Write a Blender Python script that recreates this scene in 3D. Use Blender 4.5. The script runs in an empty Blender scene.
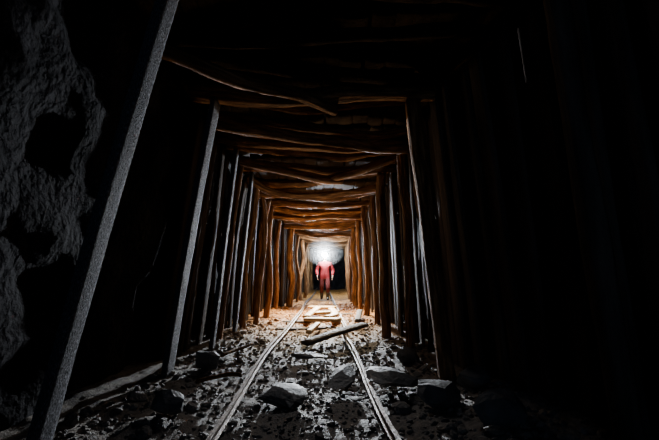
import bpy, math, random
from mathutils import Vector, noise, Matrix
random.seed(7)
S=bpy.context.scene
def link(o,parent=None):
    S.collection.objects.link(o)
    if parent: o.parent=parent
    return o
def empty(name,loc=(0,0,0)):
    e=bpy.data.objects.new(name,None); e.location=loc; e.empty_display_size=.2
    return link(e)
# ---------------- materials
def mat(name,c1,c2,scale=(6,6,6),rough=(.6,.9),bump=.4,bscale=30,coord='Object',c3=None,metal=0,spec=.4,dist=.02):
    m=bpy.data.materials.new(name); m.use_nodes=True; nt=m.node_tree; N=nt.nodes; L=nt.links
    b=N['Principled BSDF']; b.inputs['Metallic'].default_value=metal; b.inputs['Specular IOR Level'].default_value=spec
    tc=N.new('ShaderNodeTexCoord'); mp=N.new('ShaderNodeMapping'); mp.inputs['Scale'].default_value=scale
    L.new(tc.outputs[coord],mp.inputs[0])
    n=N.new('ShaderNodeTexNoise'); n.inputs['Scale'].default_value=1; n.inputs['Detail'].default_value=8; n.inputs['Roughness'].default_value=.65
    L.new(mp.outputs[0],n.inputs['Vector'])
    r=N.new('ShaderNodeValToRGB'); r.color_ramp.elements[0].position=.35; r.color_ramp.elements[1].position=.68
    r.color_ramp.elements[0].color=(*c1,1); r.color_ramp.elements[1].color=(*c2,1)
    if c3: e=r.color_ramp.elements.new(.52); e.color=(*c3,1)
    L.new(n.outputs[0],r.inputs[0]); L.new(r.outputs[0],b.inputs['Base Color'])
    mr=N.new('ShaderNodeMapRange'); mr.inputs[1].default_value=.3; mr.inputs[2].default_value=.7
    mr.inputs[3].default_value=rough[0]; mr.inputs[4].default_value=rough[1]
    L.new(n.outputs[0],mr.inputs[0]); L.new(mr.outputs[0],b.inputs['Roughness'])
    n2=N.new('ShaderNodeTexNoise'); n2.inputs['Scale'].default_value=bscale/ max(scale); n2.inputs['Detail'].default_value=6
    L.new(mp.outputs[0],n2.inputs['Vector'])
    bp=N.new('ShaderNodeBump'); bp.inputs['Strength'].default_value=bump; bp.inputs['Distance'].default_value=dist
    L.new(n2.outputs[0],bp.inputs['Height']); L.new(bp.outputs[0],b.inputs['Normal'])
    return m
M_log=mat('bark_timber',(.04,.018,.008),(.46,.24,.105),(11,2.6,1),(.7,.95),1,36,'UV',(.17,.082,.034),spec=.12)
M_post=mat('weathered_timber',(.012,.012,.015),(.36,.36,.40),(70,44,1),(.7,.95),1,90,'UV',(.08,.08,.09),spec=.15)
M_board=mat('old_board',(.012,.008,.006),(.05,.034,.023),(5,5,.9),(.8,.95),.6,40,spec=.03)
M_board_b=mat('dim_board',(.018,.015,.013),(.11,.085,.07),(5,5,.9),(.7,.95),.6,40,spec=.06)  # dim tone; on near right posts and front caps it stands in for shade
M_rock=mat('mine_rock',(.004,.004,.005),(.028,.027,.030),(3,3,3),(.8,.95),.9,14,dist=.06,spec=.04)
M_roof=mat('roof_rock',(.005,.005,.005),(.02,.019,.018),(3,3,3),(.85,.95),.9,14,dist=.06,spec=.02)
M_stone=mat('broken_stone',(.045,.038,.032),(.21,.185,.16),(9,9,9),(.55,.9),.8,50,spec=.3)
M_slab=mat('slate_slab',(.035,.033,.031),(.13,.125,.12),(4,4,4),(.55,.85),.6,30)
M_rail=mat('rusty_steel',(.06,.035,.022),(.24,.17,.125),(14,14,14),(.4,.75),.5,60,metal=.3)
M_sleeper=mat('sleeper_wood',(.02,.015,.012),(.10,.075,.055),(3,14,8),(.6,.9),.6,40)
M_pale=mat('pale_plank',(.4,.24,.09),(.75,.5,.24),(3,14,8),(.5,.8),.5,40)
M_floor=mat('gravel_mud',(.045,.036,.029),(.24,.205,.17),(18,18,18),(.5,.9),1,80,dist=.015,spec=.25)
def ochre_pool(M):  # ochre mud tint; its brightening down the tunnel paints in the lamp's pool
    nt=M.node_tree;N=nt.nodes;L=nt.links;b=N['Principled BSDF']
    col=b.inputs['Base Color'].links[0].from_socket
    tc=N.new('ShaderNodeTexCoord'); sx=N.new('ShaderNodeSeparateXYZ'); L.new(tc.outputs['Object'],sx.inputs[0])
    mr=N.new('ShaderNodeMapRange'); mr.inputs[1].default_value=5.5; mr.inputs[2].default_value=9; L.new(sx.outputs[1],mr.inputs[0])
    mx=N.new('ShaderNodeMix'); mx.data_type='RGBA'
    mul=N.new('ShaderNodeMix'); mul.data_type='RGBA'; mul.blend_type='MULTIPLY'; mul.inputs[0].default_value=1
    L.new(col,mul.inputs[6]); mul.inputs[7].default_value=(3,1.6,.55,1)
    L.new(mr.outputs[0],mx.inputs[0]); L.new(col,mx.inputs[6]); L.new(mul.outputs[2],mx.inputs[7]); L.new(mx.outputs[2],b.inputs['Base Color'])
ochre_pool(M_floor); ochre_pool(M_stone)

def meshobj(name,vs,fs,m,parent=None,smooth=True,uvs=None):
    me=bpy.data.meshes.new(name); me.from_pydata([tuple(v) for v in vs],[],fs); me.update()
    if m:
        for k in (m if isinstance(m,list) else [m]): me.materials.append(k)
    if smooth: me.polygons.foreach_set('use_smooth',[True]*len(me.polygons))
    if uvs:
        ul=me.uv_layers.new(name='UVMap')
        for p in me.polygons:
            us=[uvs[i] for i in p.vertices]
            mxu=max(u[0] for u in us)
            for li,u in zip(p.loop_indices,us):
                uu=u[0]
                if mxu>.7 and uu<.1: uu=1.0
                ul.data[li].uv=(uu,u[1])
    o=bpy.data.objects.new(name,me); return link(o,parent)

def log_geo(path,r,seed=0,sides=14,square=0,rough=.10,up=None,taper=0.,r2=None,step=.09):
    r2=r2 or r
    P=[Vector(p) for p in path]
    segs=[(P[i+1]-P[i]).length for i in range(len(P)-1)]; T=sum(segs)
    n=max(4,int(T/step)); vs=[];fs=[];uv=[]
    def at(t):
        d=t*T
        i=0
        while i<len(segs)-1 and d>segs[i]: d-=segs[i]; i+=1
        u=min(1,d/segs[i]); p1,p2=P[i],P[i+1]; p0=P[i-1] if i>0 else p1*2-p2; p3=P[i+2] if i+2<len(P) else p2*2-p1
        return .5*((2*p1)+(p2-p0)*u+(2*p0-5*p1+4*p2-p3)*u*u+(3*p1-p0-3*p2+p3)*u**3)
    D=(P[-1]-P[0]).normalized()
    ref=Vector(up) if up else (Vector((0,1,0)) if abs(D.y)<.9 else Vector((0,0,1)))
    A=(ref-D*ref.dot(D)).normalized(); B=D.cross(A)
    off=Vector((seed*3.1,seed*1.7,seed*.9))
    for k in range(n+1):
        t=k/n; c=at(t); tr=1-taper*t
        if not square:
            c=c+A*noise.noise(Vector((t*T*1.3,0,0))+off)*r*.9+B*noise.noise(Vector((0,t*T*1.3,5))+off)*r*.9
        for j in range(sides):
            a=2*math.pi*j/sides; ca,sa=math.cos(a),math.sin(a)
            q=1
            if square: 
                e=(abs(ca)**square+abs(sa)**square)**(-1/square); q=e
            nn=noise.noise(Vector((ca*1.1,sa*1.1,t*T*1.4))+off)*rough*1.6+noise.noise(Vector((ca*3,sa*3,t*T*6))+off)*rough*.6
            q*=(1+nn)*tr
            vs.append(c+A*(ca*r*q)+B*(sa*r2*q)); uv.append((j/sides,t*T+seed))
    for k in range(n):
        for j in range(sides):
            a=k*sides+j; b_=k*sides+(j+1)%sides
            fs.append((a,b_,b_+sides,a+sides))
    fs.append(tuple(range(sides-1,-1,-1))); fs.append(tuple(range(n*sides,(n+1)*sides)))
    return vs,fs,uv
def log(name,path,r,m=M_log,parent=None,**k):
    v,f,u=log_geo(path,r,**k); return meshobj(name,v,f,m,parent,True,u)
def merge(parts):
    V=[];F=[];U=[]
    for v,f,u in parts:
        o=len(V); V+=v; F+=[tuple(i+o for i in q) for q in f]; U+=u
    return V,F,U
# ---------------- tunnel cross sections: Y, left base, left top, right base, right top, ceiling Z
FR=[(-1.6,-1.70,-1.05,1.7,1.5,3.1),(.35,-1.95,-1.6,1.7,1.5,3.1),(2.17,-1.68,-1.0,1.66,1.46,3.1),(3.9,-1.68,-1.27,1.2,.93,3.03),
(5.1,-1.60,-1.34,1.08,1.02,2.86),(6.28,-1.60,-1.36,.98,.90,2.84),(7.5,-1.5,-1.38,.96,.88,2.66),(8.8,-1.52,-1.42,.9,.80,2.66),
(10.2,-1.48,-1.4,.86,.80,2.50),(11.3,-1.22,-1.2,.84,.76,2.42),(12.7,-1.12,-1.08,.78,.74,2.30),(13.9,-1.08,-1.02,.8,.74,2.25),(15.2,-1.05,-.95,.82,.76,2.2),
(16.6,-1.0,-.95,.85,.78,2.15),(18.2,-1.0,-.9,.9,.8,2.15),(20,-.95,-.9,.95,.85,2.15)]
def sec(y):
    if y<=FR[0][0]: return FR[0][1:]
    for a,b_ in zip(FR,FR[1:]):
        if y<=b_[0]:
            t=(y-a[0])/(b_[0]-a[0]); return tuple(a[i]*(1-t)+b_[i]*t for i in range(1,6))
    return FR[-1][1:]
def secw(y):
    # line of the excavated rock / lagging: runs straight past the first, more battered sets
    s=sec(y)
    if y<4.6:
        t=(4.6-y)
        return (-1.66,-1.33-.03*t,s[2],s[3],s[4])
    return s
def fz(x,y):
    z=noise.noise(Vector((x*.9,y*.9,3)))*.06+noise.noise(Vector((x*3,y*3,1)))*.03+noise.noise(Vector((x*9,y*9,2)))*.015+noise.noise(Vector((x*22,y*22,2)))*.012
    z+=.14*max(0,abs(x+.25)-.75)
    return z-.03
vs=[];fs=[]
nx=130; ny=700; Y0,Y1=-1.8,20.6
for j in range(ny+1):
    y=Y0+(Y1-Y0)*(j/ny)
    for i in range(nx+1):
        x=-2.4+4.6*i/nx; vs.append((x,y,fz(x,y)))
for j in range(ny):
    for i in range(nx):
        a=j*(nx+1)+i; fs.append((a,a+1,a+nx+2,a+nx+1))
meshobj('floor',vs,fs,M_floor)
def sheet(name,fn,nu,nv,m,flip=False):
    vs=[];fs=[]
    for j in range(nv+1):
        for i in range(nu+1): vs.append(fn(i/nu,j/nv))
    for j in range(nv):
        for i in range(nu):
            a=j*(nu+1)+i; q=(a,a+1,a+nu+2,a+nu+1); fs.append(q[::-1] if flip else q)
    return meshobj(name,vs,fs,m)
def rough(p,amp=.13): 
    v=Vector(p); return noise.fractal(v*1.3,1,2,5)*amp+noise.noise(v*5)*.03
def wl(u,v,side):
    y=Y0+(Y1-Y0)*v; s=secw(y); z=-.15+(s[4]+.55)*u; k=u
    x=(s[0]*(1-k)+s[1]*k-.48) if side<0 else (s[2]*(1-k)+s[3]*k+.48)
    return (x+rough((x,y,z)),y,z)
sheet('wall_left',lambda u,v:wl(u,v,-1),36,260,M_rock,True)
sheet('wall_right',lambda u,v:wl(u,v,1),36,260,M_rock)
def ce(u,v):
    y=Y0+(Y1-Y0)*v; s=sec(y); xa=s[1]-.9; xb=s[3]+.6; x=xa+(xb-xa)*u
    return (x,y,s[4]+.42+rough((x,y,9)))
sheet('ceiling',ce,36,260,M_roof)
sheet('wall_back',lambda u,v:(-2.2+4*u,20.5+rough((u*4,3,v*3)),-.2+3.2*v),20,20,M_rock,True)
# ---------------- timber sets
for i,(y,lb,lt,rb,rt,z) in enumerate(FR):
    e=empty('timber_support_frame',(0,y,0)); e.name='timber_support_frame'
    w=lambda p:(p[0],p[1]-y,p[2])
    j=lambda a:random.uniform(-a,a)
    near=i<4
    mp=M_post if i<6 else M_log
    if i==1: mp=M_board
    R=.055 if near else random.uniform(.05,.095)
    b1=.0 if near else .08
    mid=lambda a,b_:(a+b_)/2
    if near or i in(4,5):
        log('post_left',[w((lb,y,-.15)),w((mid(lb,lt)+j(.01),y,z*.5)),w((lt,y+j(.02),z-.02))],(.085 if i<3 else .11) if near else .07,mp,e,seed=i*2+1,square=7,rough=.06,up=(0,1,0),r2=.028,sides=20)
    else:
        log('post_left',[w((lb,y,-.15)),w((lb*.65+lt*.35+j(b1),y+j(b1),z*.35)),w((lb*.3+lt*.7+j(b1),y+j(b1),z*.7)),w((lt,y+j(.04),z-.02))],.10 if i==9 else R,mp,e,seed=i*2+1,rough=.16,up=(0,1,0))
    log('post_right',[w((rb,y+j(.05),-.15)),w((mid(rb,rt)+j(b1),y+j(b1),z*.5)),w((rt,y,z-.02))],max(R,.06) if i!=3 else .075,M_log if i>2 else M_board_b,e,seed=i*2+2,square=6 if near else 0,rough=.12,up=(0,1,0))  # first right posts take the dim board: shade put into colour
    br=.09 if i<7 else .07
    tz=j(.09) if i>3 else 0
    log('cap_beam',[w((lt-.28,y+j(.04),z+br*.9+tz)),w((mid(lt,rt)-.4,y+j(.1),z+br*.2+j(.05))),w((mid(lt,rt)+.4,y+j(.1),z+br*.2+j(.05))),w((rt+.28,y+j(.04),z+br*.9-tz))],br,M_log if i>2 else M_board_b,e,seed=i+50,rough=.25,taper=.2,sides=18,square=3 if i%2 else 0)  # front caps get the same dim tone in place of shade
for i,(y,xb,xt) in enumerate([(5.65,-1.70,-1.42),(6.85,-1.6,-1.36),(8.1,-1.58,-1.42),(6.9,1.05,.95),(4.6,1.34,1.12)]):
    z=sec(y)[4]
    log('timber_prop',[(xb,y,-.12),(xb*.6+xt*.4+random.uniform(-.08,.08),y+random.uniform(-.1,.1),z*.4),(xb*.3+xt*.7+random.uniform(-.06,.06),y+random.uniform(-.1,.1),z*.72),(xt,y+random.uniform(-.12,.12),z+.02)],random.uniform(.045,.07),M_log,None,seed=i+800,rough=.22)
# ---------------- lagging boards behind posts
for side in (-1,1):
    parts=[]; y=4.45 if side<0 else Y0+.1; k=0
    while y<20.3:
        nr=y<4.6
        wd=random.uniform(.07,.13) if not nr else random.uniform(.1,.14); s=secw(y); z=s[4]+.15
        xb,xt=(s[0],s[1]) if side<0 else (s[2],s[3])
        off=side*(random.uniform(.2,.30) if not nr else (random.uniform(.29,.31) if side<0 else random.uniform(.2,.28))); l=random.uniform(-.12,.12)*(0.3 if nr else 1)
        z0=-.1
        rnd=(random.random()<.25) and not nr
        mid_=random.uniform(-.05,.05)*(0.2 if nr else 1)
        parts.append(log_geo([(xb+off,y+l,z0),((xb+xt)/2+off+mid_*.6,y+mid_,z*.5),(xt+off,y-l,z*random.uniform(.96,1.0))],wd if not rnd else .055,seed=k+100,
            sides=12,square=0 if rnd else 6,r2=.055 if rnd else .02,rough=.15 if not nr else .07,up=(0,1,0),step=.14))
        y+=wd*2+(random.uniform(.0,.16) if not nr else .03); k+=1
    v,f,u=merge(parts)
    meshobj('wall_lagging',v,f,M_board if side<0 else M_board_b,None,True,u)
# roof poles lying over / between the caps
parts=[];pn=[]
y=Y0+.2;k=0
while y<20.2:
    s=sec(y); tl=random.uniform(-.3,.3)
    dz=random.uniform(.0,.10)
    if not any(abs(y-f[0])<.22 for f in FR):
        g=log_geo([(s[1]-.3,y-tl,s[4]+.17+dz),((s[1]+s[3])/2-.4,y+random.uniform(-.1,.1)-tl*.3,s[4]+.12+random.uniform(-.06,.06)),((s[1]+s[3])/2+.4,y+random.uniform(-.1,.1)+tl*.3,s[4]+.12+random.uniform(-.06,.06)),(s[3]+.3,y+tl,s[4]+.17+random.uniform(0,.12))],random.uniform(.06,.09),seed=k+300,rough=.28,taper=.2,sides=14)
        (parts if y>3.7 else pn).append(g)
    y+=random.uniform(.42,.66);k+=1
v,f,u=merge(parts); meshobj('roof_poles',v,f,M_log,None,True,u)
v,f,u=merge(pn); meshobj('roof_poles',v,f,M_board,None,True,u)  # near poles get the dark board colour as painted shade overhead
# dark boards running lengthwise above the caps
parts=[];k=0
for a,b_ in zip(FR,FR[1:]):
    x=min(a[2],b_[2])-.3
    while x<max(a[4],b_[4])+.3:
        wd=random.uniform(.09,.13)
        parts.append(log_geo([(x,a[0]-.1,a[5]+.29+random.uniform(0,.02)),(x+random.uniform(-.03,.03),b_[0]+.1,b_[5]+.29+random.uniform(0,.02))],wd,seed=k+2000,square=6,r2=.018,rough=.06,up=(1,0,0),sides=12,step=.3)); k+=1
        x+=wd*1.9
v,f,u=merge(parts); meshobj('roof_lagging',v,f,M_board,None,True,u)
log('fallen_roof_log',[(-1.5,2.9,3.02),(-.6,3.45,2.93),(.05,4.0,2.95)],.07,seed=71,rough=.25)
log('fallen_roof_log',[(-1.45,4.35,2.93),(-.3,4.6,2.80),(1.1,4.9,2.78)],.075,seed=72,rough=.2)
log('fallen_roof_log',[(-1.4,5.5,2.82),(-.2,5.9,2.62),(.2,6.05,2.60)],.065,seed=73,rough=.2)
log('fallen_roof_log',[(-.2,6.1,2.60),(.4,5.8,2.70),(1.05,5.45,2.82)],.065,seed=74,rough=.2)
log('fallen_roof_log',[(-1.5,6.5,2.78),(-1.1,6.9,2.58),(-.3,7.0,2.55),(1.0,6.8,2.68)],.07,seed=75,rough=.2)
# ---------------- rails
def rail(path,s=.55):
    prof=[(-.05,0),(.05,0),(.05,.012),(.01,.02),(.01,.07),(.028,.078),(.028,.1),(-.028,.1),(-.028,.078),(-.01,.07),(-.01,.02),(-.05,.012)]
    vs=[];fs=[];n=len(prof)
    for k,(x,y,z) in enumerate(path):
        for (a,b_) in prof: vs.append((x+a*s,y,z+b_*s))
        if k: 
            for j in range(n): fs.append(((k-1)*n+j,(k-1)*n+(j+1)%n,k*n+(j+1)%n,k*n+j))
    fs.append(tuple(range(n-1,-1,-1))); fs.append(tuple(range((len(path)-1)*n,len(path)*n)))
    return meshobj('mine_rail',vs,fs,M_rail,smooth=False)
rail([(-.79+.03*math.sin(y*.9)+.08*max(0,(y-6)/8),y,.035+.015*math.sin(y*1.7)) for y in [a*.15-1.5 for a in range(0,146)]])
rail([(.50-.055*(y-1.5)+.02*math.sin(y*1.6),y,.035+.015*math.sin(y*1.3)) for y in [a*.15-1.5 for a in range(0,54)]])
rail([(.30-.03*(y-6.9),y,.05) for y in [a*.3+6.9 for a in range(0,44)]])
for k in range(4):
    y=[1.6,7.3,8.4,9.6][k]
    v,f,u=log_geo([(-1.05,y+random.uniform(-.08,.08),-.055),(.65,y+random.uniform(-.08,.08),-.04)],.08,seed=k+500,square=6,r2=.05,rough=.08,up=(0,1,0))
    meshobj('railway_sleeper',v,f,M_sleeper,None,True,u)
def plank(path,seed,m,w=.085,t=.03,up=(1,0,0),name='loose_plank'):
    v,f,u=log_geo(path,w,seed=seed,square=6,r2=t,rough=.08,up=up)
    return meshobj(name,v,f,m,None,True,u)
plank([(-.36,5.6,.05),(.1,6.0,.13),(.62,6.6,.17)],601,M_sleeper)
plank([(-.5,7.7,.12),(.0,7.55,.13),(.22,7.5,.13)],602,M_pale,up=(0,1,0),w=.12)
plank([(-.5,8.7,.11),(.2,8.95,.12)],603,M_pale,up=(0,1,0),w=.13)
plank([(-.55,10.1,.11),(.15,9.9,.12)],607,M_pale,up=(0,1,0),w=.13)
plank([(-.05,7.7,.15),(.12,8.3,.14),(.05,9.4,.14)],604,M_pale)
plank([(-.5,8.0,.12),(-.3,9.5,.15)],608,M_pale,w=.08)
plank([(-.35,6.3,.09),(-.22,7.2,.1)],605,M_pale,w=.05)
plank([(.55,7.4,.12),(.7,8.6,.18)],606,M_sleeper,w=.06)
log('broken_stick',[(-1.25,3.6,.1),(-1.0,3.75,.12),(-.85,3.7,.13)],.018,M_log,seed=610,rough=.2,step=.05)
log('broken_stick',[(-1.3,4.6,.1),(-1.1,5.3,.1)],.02,M_log,seed=611,rough=.2,step=.05)
# ---------------- rubble
import bmesh
ico=bmesh.new(); bmesh.ops.create_icosphere(ico,subdivisions=2,radius=1)
IV=[v.co.copy() for v in ico.verts]; IF=[tuple(v.index for v in f.verts) for f in ico.faces]; ico.free()
def stone(c,s,seed,rot,cut=.55):
    off=Vector((seed*1.37,seed*.77,seed*2.1)); out=[]
    planes=[]
    rr=random.Random(seed)
    for _ in range(9):
        planes.append((Vector((rr.gauss(0,1),rr.gauss(0,1),rr.gauss(0,1))).normalized(),rr.uniform(cut,.9)))
    for v in IV:
        p=v.copy()
        for n_,d in planes:
            q=p.dot(n_)-d
            if q>0: p-=n_*q
        p+=v*noise.noise(v*2+off)*.12
        p=Vector((p.x*s[0],p.y*s[1],p.z*s[2])); p.rotate(rot); out.append(p+Vector(c))
    return out
from mathutils import Euler
V=[];F=[]
def addst(c,s,seed,rot):
    o=len(V); V.extend(stone(c,s,seed,rot)); F.extend([tuple(i+o for i in f) for f in IF])
for k in range(9000):
    y=1.2+(random.random()**1.7)*11; sc=sec(y)
    x=random.uniform(sc[0]-.15,sc[2]+.15)
    r=random.choice([.010,.012,.013,.015,.018,.02,.024,.03])*random.uniform(.7,1.2)
    side=abs(x+.25)>.75
    if side and random.random()<.12: r*=random.uniform(1.3,2.8)
    addst((x,y,fz(x,y)+r*.15),(r*random.uniform(.8,1.4),r*random.uniform(.8,1.3),r*random.uniform(.4,.8)),k,Euler((random.uniform(-.5,.5),random.uniform(-.5,.5),random.uniform(0,6.3))))
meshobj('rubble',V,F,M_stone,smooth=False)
def slab(c,s,seed,rot,name='stone_slab'):
    meshobj(name,stone(c,s,seed,Euler(rot),.5),IF,M_slab,smooth=False)
slab((-.42,3.4,.05),(.27,.27,.07),11,(.10,.05,.3))
slab((.12,3.85,.06),(.15,.34,.07),12,(.1,-.1,-.25))
slab((.60,3.7,.10),(.28,.34,.09),13,(-.06,.2,.4))
slab((.9,3.2,.12),(.2,.2,.12),14,(.1,-.2,1.1))
slab((-.25,4.9,.03),(.26,.12,.04),15,(.05,.05,0))
slab((1.2,2.75,.15),(.2,.2,.16),16,(.3,.1,.5))
slab((1.3,3.5,.15),(.2,.16,.14),21,(.1,.1,.9))
slab((-1.25,3.0,.12),(.14,.14,.10),17,(.2,.1,.5))
slab((-1.35,4.2,.15),(.14,.18,.13),18,(.2,.3,1.5))
slab((.95,4.6,.10),(.14,.2,.11),19,(.2,.3,.5))

# ---------------- miner
MX,MY=-.17,13.5
def pm(name,c,rough=.7,em=None):
    m=bpy.data.materials.new(name); m.use_nodes=True; nt=m.node_tree; b=nt.nodes['Principled BSDF']
    b.inputs['Roughness'].default_value=rough
    n=nt.nodes.new('ShaderNodeTexNoise'); n.inputs['Scale'].default_value=25
    r=nt.nodes.new('ShaderNodeValToRGB'); r.color_ramp.elements[0].color=(c[0]*.7,c[1]*.7,c[2]*.7,1); r.color_ramp.elements[1].color=(*c,1)
    nt.links.new(n.outputs[0],r.inputs[0]); nt.links.new(r.outputs[0],b.inputs['Base Color'])
    if em: b.inputs['Emission Color'].default_value=(.8,.92,1,1); b.inputs['Emission Strength'].default_value=em
    return m
Mred=pm('red_jacket',(.26,.010,.016),.9); Mtr=pm('dark_red_trousers',(.12,.014,.014),.9); Mboot=pm('rubber_boots',(.03,.03,.03),.4)
Mskin=pm('skin',(.55,.33,.24),.5); Mhelm=pm('helmet_white',(.7,.7,.68),.3); Mlens=pm('lamp_lens',(1,1,1),.2,1500); Mdark=pm('dark_hair',(.03,.02,.015)); Meye=pm('eye',(.02,.02,.02),.2)
miner=empty('miner',(MX,MY,.0)); miner.scale=(.95,.95,.93)
def skin(name,verts,edges,rad,mats,root=0,sub=2,fn=None):
    me=bpy.data.meshes.new(name); me.from_pydata(verts,edges,[]); o=bpy.data.objects.new(name,me); link(o)
    md=o.modifiers.new('s','SKIN'); md.use_smooth_shade=True
    for i,v in enumerate(me.skin_vertices[0].data):
        r=rad[i]; v.radius=r if isinstance(r,tuple) else (r,r); v.use_root=(i==root)
    o.modifiers.new('u','SUBSURF').levels=sub
    dg=bpy.context.evaluated_depsgraph_get(); nm=bpy.data.meshes.new_from_object(o.evaluated_get(dg))
    bpy.data.objects.remove(o)
    nm.materials.clear()
    for m in mats: nm.materials.append(m)
    nm.name=name
    for p in nm.polygons:
        p.use_smooth=True; p.material_index=fn(p.center) if fn else 0
    ob=bpy.data.objects.new(name,nm); return link(ob,miner)
bv=[(0,0,.93),(0,0,1.08),(0,-.01,1.25),(0,0,1.40),(0,-.005,1.50),(0,-.02,1.58),
 (.10,0,.86),(.12,-.14,.50),(.11,-.10,.10),(.12,-.24,.045),
 (-.10,0,.86),(-.12,-.02,.49),(-.12,.20,.13),(-.13,.09,.045),
 (.20,0,1.40),(.32,.05,1.14),(.29,-.12,.95),(-.20,0,1.40),(-.32,.03,1.14),(-.28,-.15,.96)]
be=[(0,1),(1,2),(2,3),(3,4),(4,5),(0,6),(6,7),(7,8),(8,9),(0,10),(10,11),(11,12),(12,13),(3,14),(14,15),(15,16),(3,17),(17,18),(18,19)]
br=[(.19,.14),(.19,.14),(.20,.15),(.17,.12),(.066,.066),(.055,.055),.115,.085,.06,.05,.115,.085,.06,.05,.095,.075,.05,.095,.075,.05]
def mf(c):
    if c.z<.30: return 2
    if c.z<.84 and abs(c.x)<.235: return 1
    if c.z>1.51 and abs(c.x)<.12: return 3
    return 0
skin('body',bv,be,br,[Mred,Mtr,Mboot,Mskin],fn=mf)
for sx_,wx,wy,wz in ((1,.29,-.12,.95),(-1,-.28,-.15,.96)):
    v=[(wx,wy,wz+.02),(wx+.005*sx_,wy-.025,wz-.05),(wx+.005*sx_,wy-.035,wz-.10)]
    skin('palm',v,[(0,1),(1,2)],[(.026,.026),(.02,.038),(.018,.04)],[Mskin],sub=2)
    for q,(oy,ln) in enumerate(((-.033,.07),(-.012,.08),(.010,.075),(.030,.058))):
        b0=Vector((wx+.005*sx_,wy-.033+oy,wz-.095))
        p=[b0,b0+Vector((-.002*sx_,-.004,-ln*.5)),b0+Vector((-.014*sx_,-.006,-ln*.8)),b0+Vector((-.032*sx_,-.006,-ln))]
        skin('finger_%d'%(q+1),[tuple(a) for a in p],[(0,1),(1,2),(2,3)],[.010,.0095,.009,.0075],[Mskin],sub=1)
    b0=Vector((wx,wy-.055,wz-.045)); p=[b0,b0+Vector((-.01*sx_,-.028,-.025)),b0+Vector((-.02*sx_,-.034,-.055))]
    skin('thumb',[tuple(a) for a in p],[(0,1),(1,2)],[.012,.011,.009],[Mskin],sub=1)
def ball(name,c,s,m,parent,seg=32,rings=24,fn=None):
    bm=bmesh.new(); bmesh.ops.create_uvsphere(bm,u_segments=seg,v_segments=rings,radius=1)
    for v in bm.verts:
        if fn: fn(v)
        v.co=Vector((v.co.x*s[0]+c[0],v.co.y*s[1]+c[1],v.co.z*s[2]+c[2]))
    me=bpy.data.meshes.new(name); bm.to_mesh(me); bm.free(); me.materials.append(m)
    for p in me.polygons: p.use_smooth=True
    return link(bpy.data.objects.new(name,me),parent)
def hf(v):
    c=v.co
    if c.z<0: c.x*=1+.28*c.z; 
    if c.y<0:
        g=math.exp(-((c.x/.16)**2+((c.z+.18)/.2)**2)); c.y-=.22*g
        for ex in (-.38,.38): c.y+=.09*math.exp(-(((c.x-ex)/.18)**2+((c.z-.02)/.12)**2))
        c.y-=.06*math.exp(-((c.x/.3)**2+((c.z+.52)/.08)**2)); c.y-=.08*math.exp(-((c.x/.25)**2+((c.z+.85)/.15)**2))
HZ=1.665
ball('head',(0,-.03,HZ),(.076,.096,.115),Mskin,miner,fn=hf)
for ex in (-1,1):
    ball('eye',(ex*.029,-.113,HZ+.004),(.012,.008,.008),Meye,miner,12,8)
    ball('ear',(ex*.077,-.02,HZ-.01),(.012,.02,.032),Mskin,miner,12,8)
ball('mouth',(0,-.125,HZ-.06),(.024,.006,.006),pm('lips',(.4,.15,.12)),miner,12,8)
ball('hair',(0,.0,HZ+.01),(.08,.088,.10),Mdark,miner,fn=lambda v: setattr(v.co,'y',max(v.co.y,-.25)))
def helm(v):
    if v.co.z<0: v.co.z=0
ball('helmet_shell',(0,-.02,HZ+.045),(.105,.13,.105),Mhelm,miner,fn=helm)
ball('helmet_brim',(0,-.035,HZ+.048),(.125,.16,.012),Mhelm,miner)
def cyl(name,c,r,h,m,parent,rot=(math.pi/2,0,0)):
    bm=bmesh.new(); bmesh.ops.create_cone(bm,cap_ends=True,segments=24,radius1=r,radius2=r*.85,depth=h)
    bmesh.ops.bevel(bm,geom=list(bm.edges),offset=r*.08,segments=1)
    me=bpy.data.meshes.new(name); bm.to_mesh(me); bm.free(); me.materials.append(m)
    o=bpy.data.objects.new(name,me); o.location=c; o.rotation_euler=rot; return link(o,parent)
LZ=HZ+.085
cyl('headlamp_housing',(0,-.17,LZ),.07,.06,Mboot,miner,(-math.pi/2,0,0))
ball('headlamp_lens',(0,-.205,LZ),(.08,.035,.08),Mlens,miner,24,12)
# ---------------- added haze ball, stands in for lens glare round the lamp
bm=bmesh.new(); bmesh.ops.create_icosphere(bm,subdivisions=4,radius=1)
me=bpy.data.meshes.new('glow_haze'); bm.to_mesh(me); bm.free()
dh=bpy.data.objects.new('glow_haze',me); dh.location=(-.17,12.7,1.70); dh.scale=(.66,.8,.50); link(dh)
vm=bpy.data.materials.new('lamp_glow_volume'); vm.use_nodes=True; nt=vm.node_tree; nt.nodes.remove(nt.nodes['Principled BSDF'])
vs_=nt.nodes.new('ShaderNodeVolumeScatter'); vs_.inputs['Density'].default_value=.045; vs_.inputs['Anisotropy'].default_value=.4
nt.links.new(vs_.outputs[0],nt.nodes['Material Output'].inputs['Volume']); me.materials.append(vm)
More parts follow.
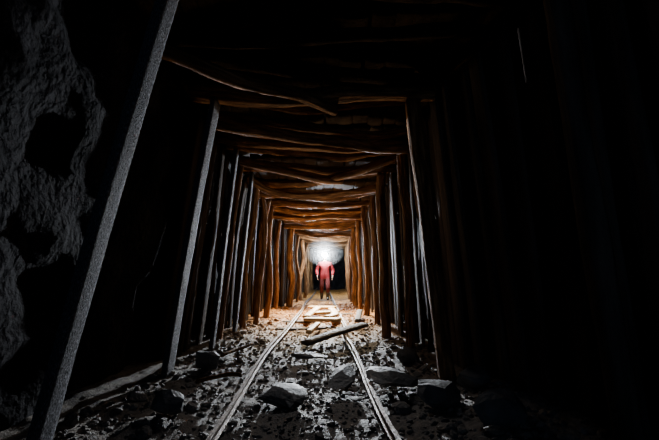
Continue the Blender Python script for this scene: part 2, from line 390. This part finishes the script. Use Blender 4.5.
# ---------------- lights
def light(name,typ,loc,e,col,size=.05,target=None,**k):
    l=bpy.data.lights.new(name,typ); l.energy=e; l.color=col
    if typ!='AREA': l.shadow_soft_size=size
    else: l.size=size
    for a,b_ in k.items(): setattr(l,a,b_)
    o=bpy.data.objects.new(name,l); o.location=loc
    if target: o.rotation_euler=(Vector(target)-Vector(loc)).to_track_quat('-Z','Y').to_euler()
    return link(o)
LW=.93*LZ
light('headlamp_beam','SPOT',(MX,MY-.32,LW),6000,(.86,.93,1),.06,(-.7,0,2.0),spot_size=math.radians(60),spot_blend=1)
light('headlamp_spill','POINT',(MX,MY-.34,LW),200,(.9,.95,1),.05)
light('rear_fill','POINT',(.1,15.6,1.7),300,(.65,.84,1),.1)  # unseen source added behind the miner to brighten the far frames
light('warm_fill','POINT',(-.15,10.0,1.4),60,(1,.66,.35),.15)  # added warm fill without a fixture, brightens timbers before the miner
light('floor_pool_fill','SPOT',(-.1,10.6,2.3),3200,(1,.84,.58),.1,(-.2,9.2,0),spot_size=math.radians(78),spot_blend=.8)  # unseen overhead spot added for the headlamp's pool on the floor
light('mid_fill','POINT',(-.2,6.3,1.9),14,(1,.78,.55),.15)  # added fill, no fixture; lifts mid-tunnel timbers and roof undersides
light('track_fill','SPOT',(-.2,5.9,2.3),70,(.95,.95,1),.2,(-.15,3.5,0),spot_size=math.radians(58),spot_blend=1)  # unseen top spot added to fill dark gaps in the rubble
light('roof_fill','SPOT',(-.1,7.2,1.1),170,(1,.74,.46),.15,(-.1,4.6,2.9),spot_size=math.radians(56),spot_blend=1)  # unseen upward spot added to light the roof logs from below
light('cool_fill','AREA',(.5,-1.7,2.2),8,(.35,.6,1),2.0,(1.5,5,1.7))  # added bluish area fill behind the camera for the right wall
w=bpy.data.worlds.new('World'); S.world=w; w.use_nodes=True
w.node_tree.nodes['Background'].inputs[0].default_value=(.02,.04,.07,1); w.node_tree.nodes['Background'].inputs[1].default_value=.1
c=bpy.data.cameras.new('camera'); c.lens=20; c.sensor_width=36; c.clip_start=.05
co=bpy.data.objects.new('camera',c); co.location=(0,0,1.15); co.rotation_euler=(math.radians(97.5),0,0); link(co); S.camera=co
